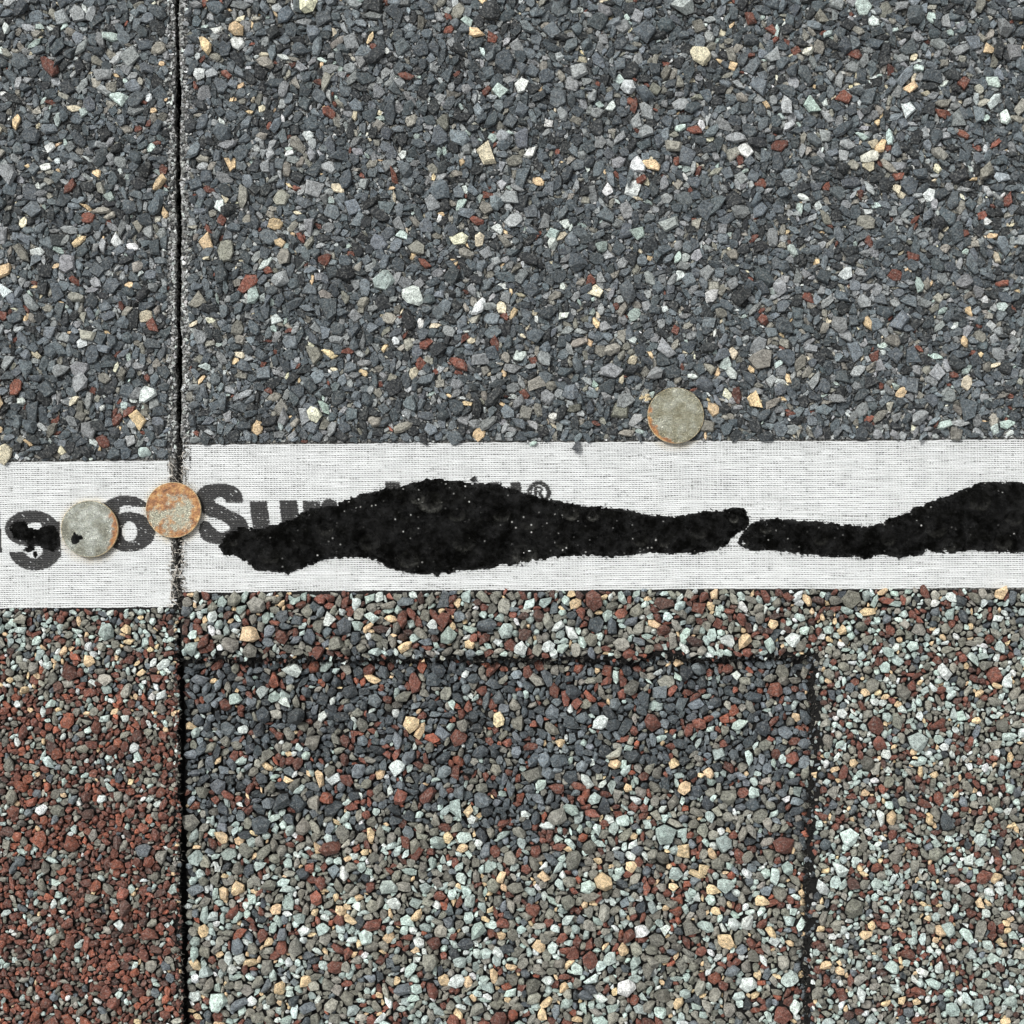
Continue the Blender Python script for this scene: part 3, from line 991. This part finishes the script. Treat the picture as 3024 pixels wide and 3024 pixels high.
B1 = [(645,1614),(660,1596),(678,1575),(706,1563),(765,1563),(812,1551),(875,1531),(922,1504),(989,1496),(1032,1474),(1083,1457),(1142,1443),(1197,1433),
      (1235,1424),(1260,1417),(1277,1417),(1375,1423),(1438,1429),(1486,1437),(1533,1453),(1596,1472),(1631,1480),(1690,1486),(1729,1496),(1838,1501),(1916,1521),
      (1995,1527),(2046,1521),(2093,1511),(2141,1507),(2172,1500),(2200,1508),(2213,1537),(2200,1564),(2168,1580),(2148,1611),(2113,1627),(2007,1637),
      (1936,1633),(1857,1635),(1818,1643),(1759,1637),(1690,1640),(1611,1651),(1545,1667),(1478,1667),(1442,1679),(1375,1685),(1300,1691),(1293,1706),(1280,1694),
      (1179,1689),(1139,1673),(1123,1661),(1083,1647),(1024,1642),(973,1649),(914,1669),(867,1685),(851,1697),(834,1689),(757,1681),(725,1657),(698,1642),(662,1638)]
B2 = [(2177,1607),(2190,1580),(2209,1562),(2229,1541),(2251,1533),(2310,1535),(2369,1537),(2447,1545),(2500,1552),(2563,1556),(2606,1546),(2638,1530),(2677,1515),
      (2716,1497),(2756,1481),(2815,1460),(2854,1440),(2913,1424),(2992,1426),(3100,1434),(3240,1468),(3330,1520),(3300,1600),(3150,1630),(3011,1633),(2933,1627),
      (2854,1627),(2768,1634),(2736,1621),(2724,1640),(2681,1641),(2646,1646),(2626,1635),(2579,1641),(2555,1654),(2540,1645),(2500,1643),(2429,1641),(2370,1637),
      (2303,1627),(2264,1625),(2231,1627),(2196,1616)]
D1 = [(1232, 1468, 26, .35), (1272, 1482, 38, .4), (1685, 1516, 26, .4), (1750, 1524, 20, .45), (1548, 1638, 42, .5), (1205, 1650, 34, .25), (1370, 1600, 36, .14),
      (2166, 1532, 15, .55), (1350, 1520, 26, .2), (1660, 1600, 24, .16), (1090, 1600, 32, .16), (960, 1560, 28, .14), (800, 1640, 30, .14), (690, 1600, 16, .18),
      (1890, 1590, 28, .14), (1960, 1600, 20, .25), (2060, 1570, 26, .14), (1480, 1520, 26, .2), (1560, 1540, 30, .16)]
D2 = [(2260, 1560, 20, .3), (2200, 1600, 13, .3), (2420, 1590, 24, .18), (2620, 1590, 26, .14), (2760, 1560, 32, .16), (2890, 1480, 34, .2), (2960, 1600, 30, .25), (2800, 1610, 26, .25), (2990, 1530, 26, .18)]
b1 = bead('sealant_bead', B1, shR, 1.25 * mm, dents=D1); b1['label'] = 'long black tar bead covering most of the printed word'
b2 = bead('sealant_bead', B2, shR, 1.25 * mm, dents=D2); b2['label'] = 'black tar bead past the gap, away from the printed word'
for bd, poly in ((b1, B1), (b2, B2)):
    as_parent(bd)
    pts = []
    for a_, c_ in zip(poly, poly[1:] + poly[:1]):
        m_ = max(2, int(math.hypot(c_[0] - a_[0], c_[1] - a_[1]) / 3))
        pts += [(a_[0] + (c_[0] - a_[0]) * t_ / m_, a_[1] + (c_[1] - a_[1]) * t_ / m_) for t_ in range(m_)]
    torn_edge('tar_whiskers', pts, (0.25 * mm, 0.5 * mm), 7, bd, MAT_FIBRE, 420)
bead('tar_smear', [(30,1556),(48,1536),(70,1540),(84,1558),(112,1562),(138,1552),(160,1556),(174,1580),(176,1612),(158,1628),(130,1622),(104,1606),(100,1624),(84,1632),(66,1626),(88,1612),(62,1592),(38,1588)],
     shL, 0.35 * mm, 3.0, 4.0, 9.0, 0.13e-3)
bead('tar_smear', [(98,1630),(106,1628),(110,1640),(104,1648),(98,1642)], shL, 0.3 * mm, 2.0, 1.5, 5.0, 0.13e-3)

# ------------------------------------------------------------------ nails
def lathe(profile, seg, wob=0.0):
    V, F = [], []
    ph = RNG.uniform(0, 6)
    a = np.arange(seg) / seg * 2 * math.pi
    wv = 1 + wob * (np.sin(2 * a + ph) * 0.6 + np.sin(3 * a + 2 * ph) * 0.4)
    for r, z in profile:
        V.append(np.stack([np.cos(a) * r * wv, np.sin(a) * r * wv, np.full(seg, z)], 1))
    m = len(profile)
    for i in range(m - 1):
        for k in range(seg):
            q = (k + 1) % seg
            F.append((i * seg + k, i * seg + q, (i + 1) * seg + q, (i + 1) * seg + k))
    return np.concatenate(V), np.array(F)
def nail(key, label, rust, seed, side, tilt, z, dome):
    cx, cy, rp = NAILS[key]
    R = rp * PX
    t = thing('roofing_nail', label, 'nail', W(cx, cy, z), 'roofing nails driven into the shingles')
    mat = nail_mat('nail_steel_' + key, rust, None, seed, side, R, *{'a': (0.22, (186, 190, 182)), 'b': (0.6, (214, 212, 190)), 'c': (0.25, (176, 170, 138))}[key])
    rr = np.linspace(0, 0.955, 26)
    prof = [(R * 0.0005, -0.0001), (R * 0.93, -0.0001), (R * 0.992, 0.0001), (R, 0.0005), (R * 0.997, 0.00074), (R * 0.985, 0.00085), (R * 0.972, 0.00083)]
    prof += [(R * max(q, 0.0005), 0.00080 + dome * (1 - q * q) ) for q in rr[::-1]]
    v, f = lathe(prof, 72, 0.008)
    rv = np.hypot(v[:, 0], v[:, 1]) / R
    face = (v[:, 2] > 0.0007) & (rv < 0.96)
    v[:, 2] += np.where(face, 0.00010 * fbm(v[:, 0] / 0.0022 + seed, v[:, 1] / 0.0022, 3) + 0.00005 * fbm(v[:, 0] / 0.0007, v[:, 1] / 0.0007 + seed, 2), 0)
    hd = link('head', mesh_arrays('nail_head', v, f, mat, True), None)
    v2, f2 = lathe([(0.00005, -0.0220), (0.0009, -0.0195), (0.0016, -0.0185), (0.0016, 0.0001)], 16)
    sh = link('shank', mesh_arrays('nail_shank', v2, f2, mat, True), None)
    for o in (hd, sh):
        o.parent = t
    t.rotation_euler = (math.radians(tilt[0]), math.radians(tilt[1]), 0)
    return t
n1 = nail('a', 'grey galvanised nail with a black tar spot, beside the printed letter g', 0.12, 1.0, (0.97, -0.2), (-0.8, 1.0), 0.30e-3, 0.00022)
nail('b', 'orange rusted nail head over the joint between both shingles', 0.86, 4.0, (0.5, -0.5), (0.6, -0.6), 0.34e-3, 0.00010)
nail('c', 'grey nail with rust on its rim, among granules at the white strip top edge', 0.22, 9.0, (-0.75, -0.66), (0.5, -0.8), 0.42e-3, 0.00006)
# tar spot on the first nail
v, f = None, None
sx, sy = np.meshgrid(np.linspace(-1, 1, 34), np.linspace(-1, 1, 34))
px_, py_ = sx * 24, sy * 24
blob = np.maximum(11.0 - np.hypot(px_ + 4, (py_ - 2) * 0.75), np.maximum(6.5 - np.hypot(px_ - 10, py_ + 3), 3.0 - np.hypot(px_ + 7, py_ + 15)))
blob = blob + 3.0 * fbm(px_ / 7.0 + 5, py_ / 7.0, 3)
zc = np.where(blob > 0, 0.20e-3 * (1 - np.exp(-np.maximum(blob, 0) / 3.0)), blob * 0.03e-3)
ox, oy = -37.0, -28.0
rq = np.hypot(px_ + ox, -py_ + oy) / NAILS['a'][2]
V = np.stack([(px_ + ox) * PX, (-py_ + oy) * PX, 0.00080 + 0.00022 * (1 - rq * rq) + zc + 0.00001], -1).reshape(-1, 3)
I = np.arange(34 * 34).reshape(34, 34)
q = np.stack([I[:-1, :-1], I[1:, :-1], I[1:, 1:], I[:-1, 1:]], 2).reshape(-1, 4)
q = q[(blob.ravel()[q] > -2.5).any(1)]
sp = link('tar_spot', mesh_arrays('tar_spot', V, q, MAT_TAR, True))
sp.parent = n1

# ------------------------------------------------------------------ loose bits lying on top
def loose(name, label, cat, x, y, d, pi, rot, colour, z, stretch=(1, 1, 1), n=0):
    p = PROTO[pi]
    me = mesh_arrays(name, p['v'] * np.array(stretch), p['f'], MAT_GRAN1, np.full(len(p['f']), p['s']))
    o = link(name, me)
    o.location = W(x, y, z - p['z0'] * stretch[2] * d * PX)
    o.rotation_euler = (0, 0, rot)
    o.scale = (d * PX,) * 3
    o.color = (*lin(colour), 1)
    o['label'], o['category'] = label, cat
    return o
ch, rd = IDX['chip'], IDX['round']
loose('loose_granule', 'dark slate chip lying on the top edge of the white strip', 'granule', 1703, 1319, 42, ch[3], 1.1, (82, 86, 90), 0.14e-3)
loose('loose_granule', 'pale mint granule resting on the top edge of the white strip', 'granule', 1575, 1309, 26, rd[5], 0.4, (186, 206, 196), 0.14e-3)
loose('tar_crumb', 'tiny black tar crumb above the long tar bead', 'crumb', 1398, 1414, 22, ch[7], 0.5, (20, 20, 19), 0.14e-3)
# porous tan clump beside the nail on the granules
v = []
base = [PROTO[i] for i in rd[:7]]
VV, FF, c = [], [], 0
for k, p in enumerate(base):
    a = k * 2.4
    off = np.array([math.cos(a) * 11 * (k > 0), math.sin(a) * 8 * (k > 0), RNG.uniform(-2, 5)])
    q = p['v'] * RNG.uniform(13, 22) + off
    VV.append(q); FF.append(p['f'] + c); c += len(q)
VV = np.concatenate(VV) * PX
me = mesh_arrays('grit_clump', VV, np.concatenate(FF), MAT_GRAN1, np.zeros(sum(len(x) for x in FF), bool))
o = link('grit_clump', me)
o.location = W(1906, 1174, 0.75e-3)
o.color = (*lin((222, 202, 160)), 1)
o['label'], o['category'] = 'crumbly cream grit clump touching the rim of the upper nail', 'grit'
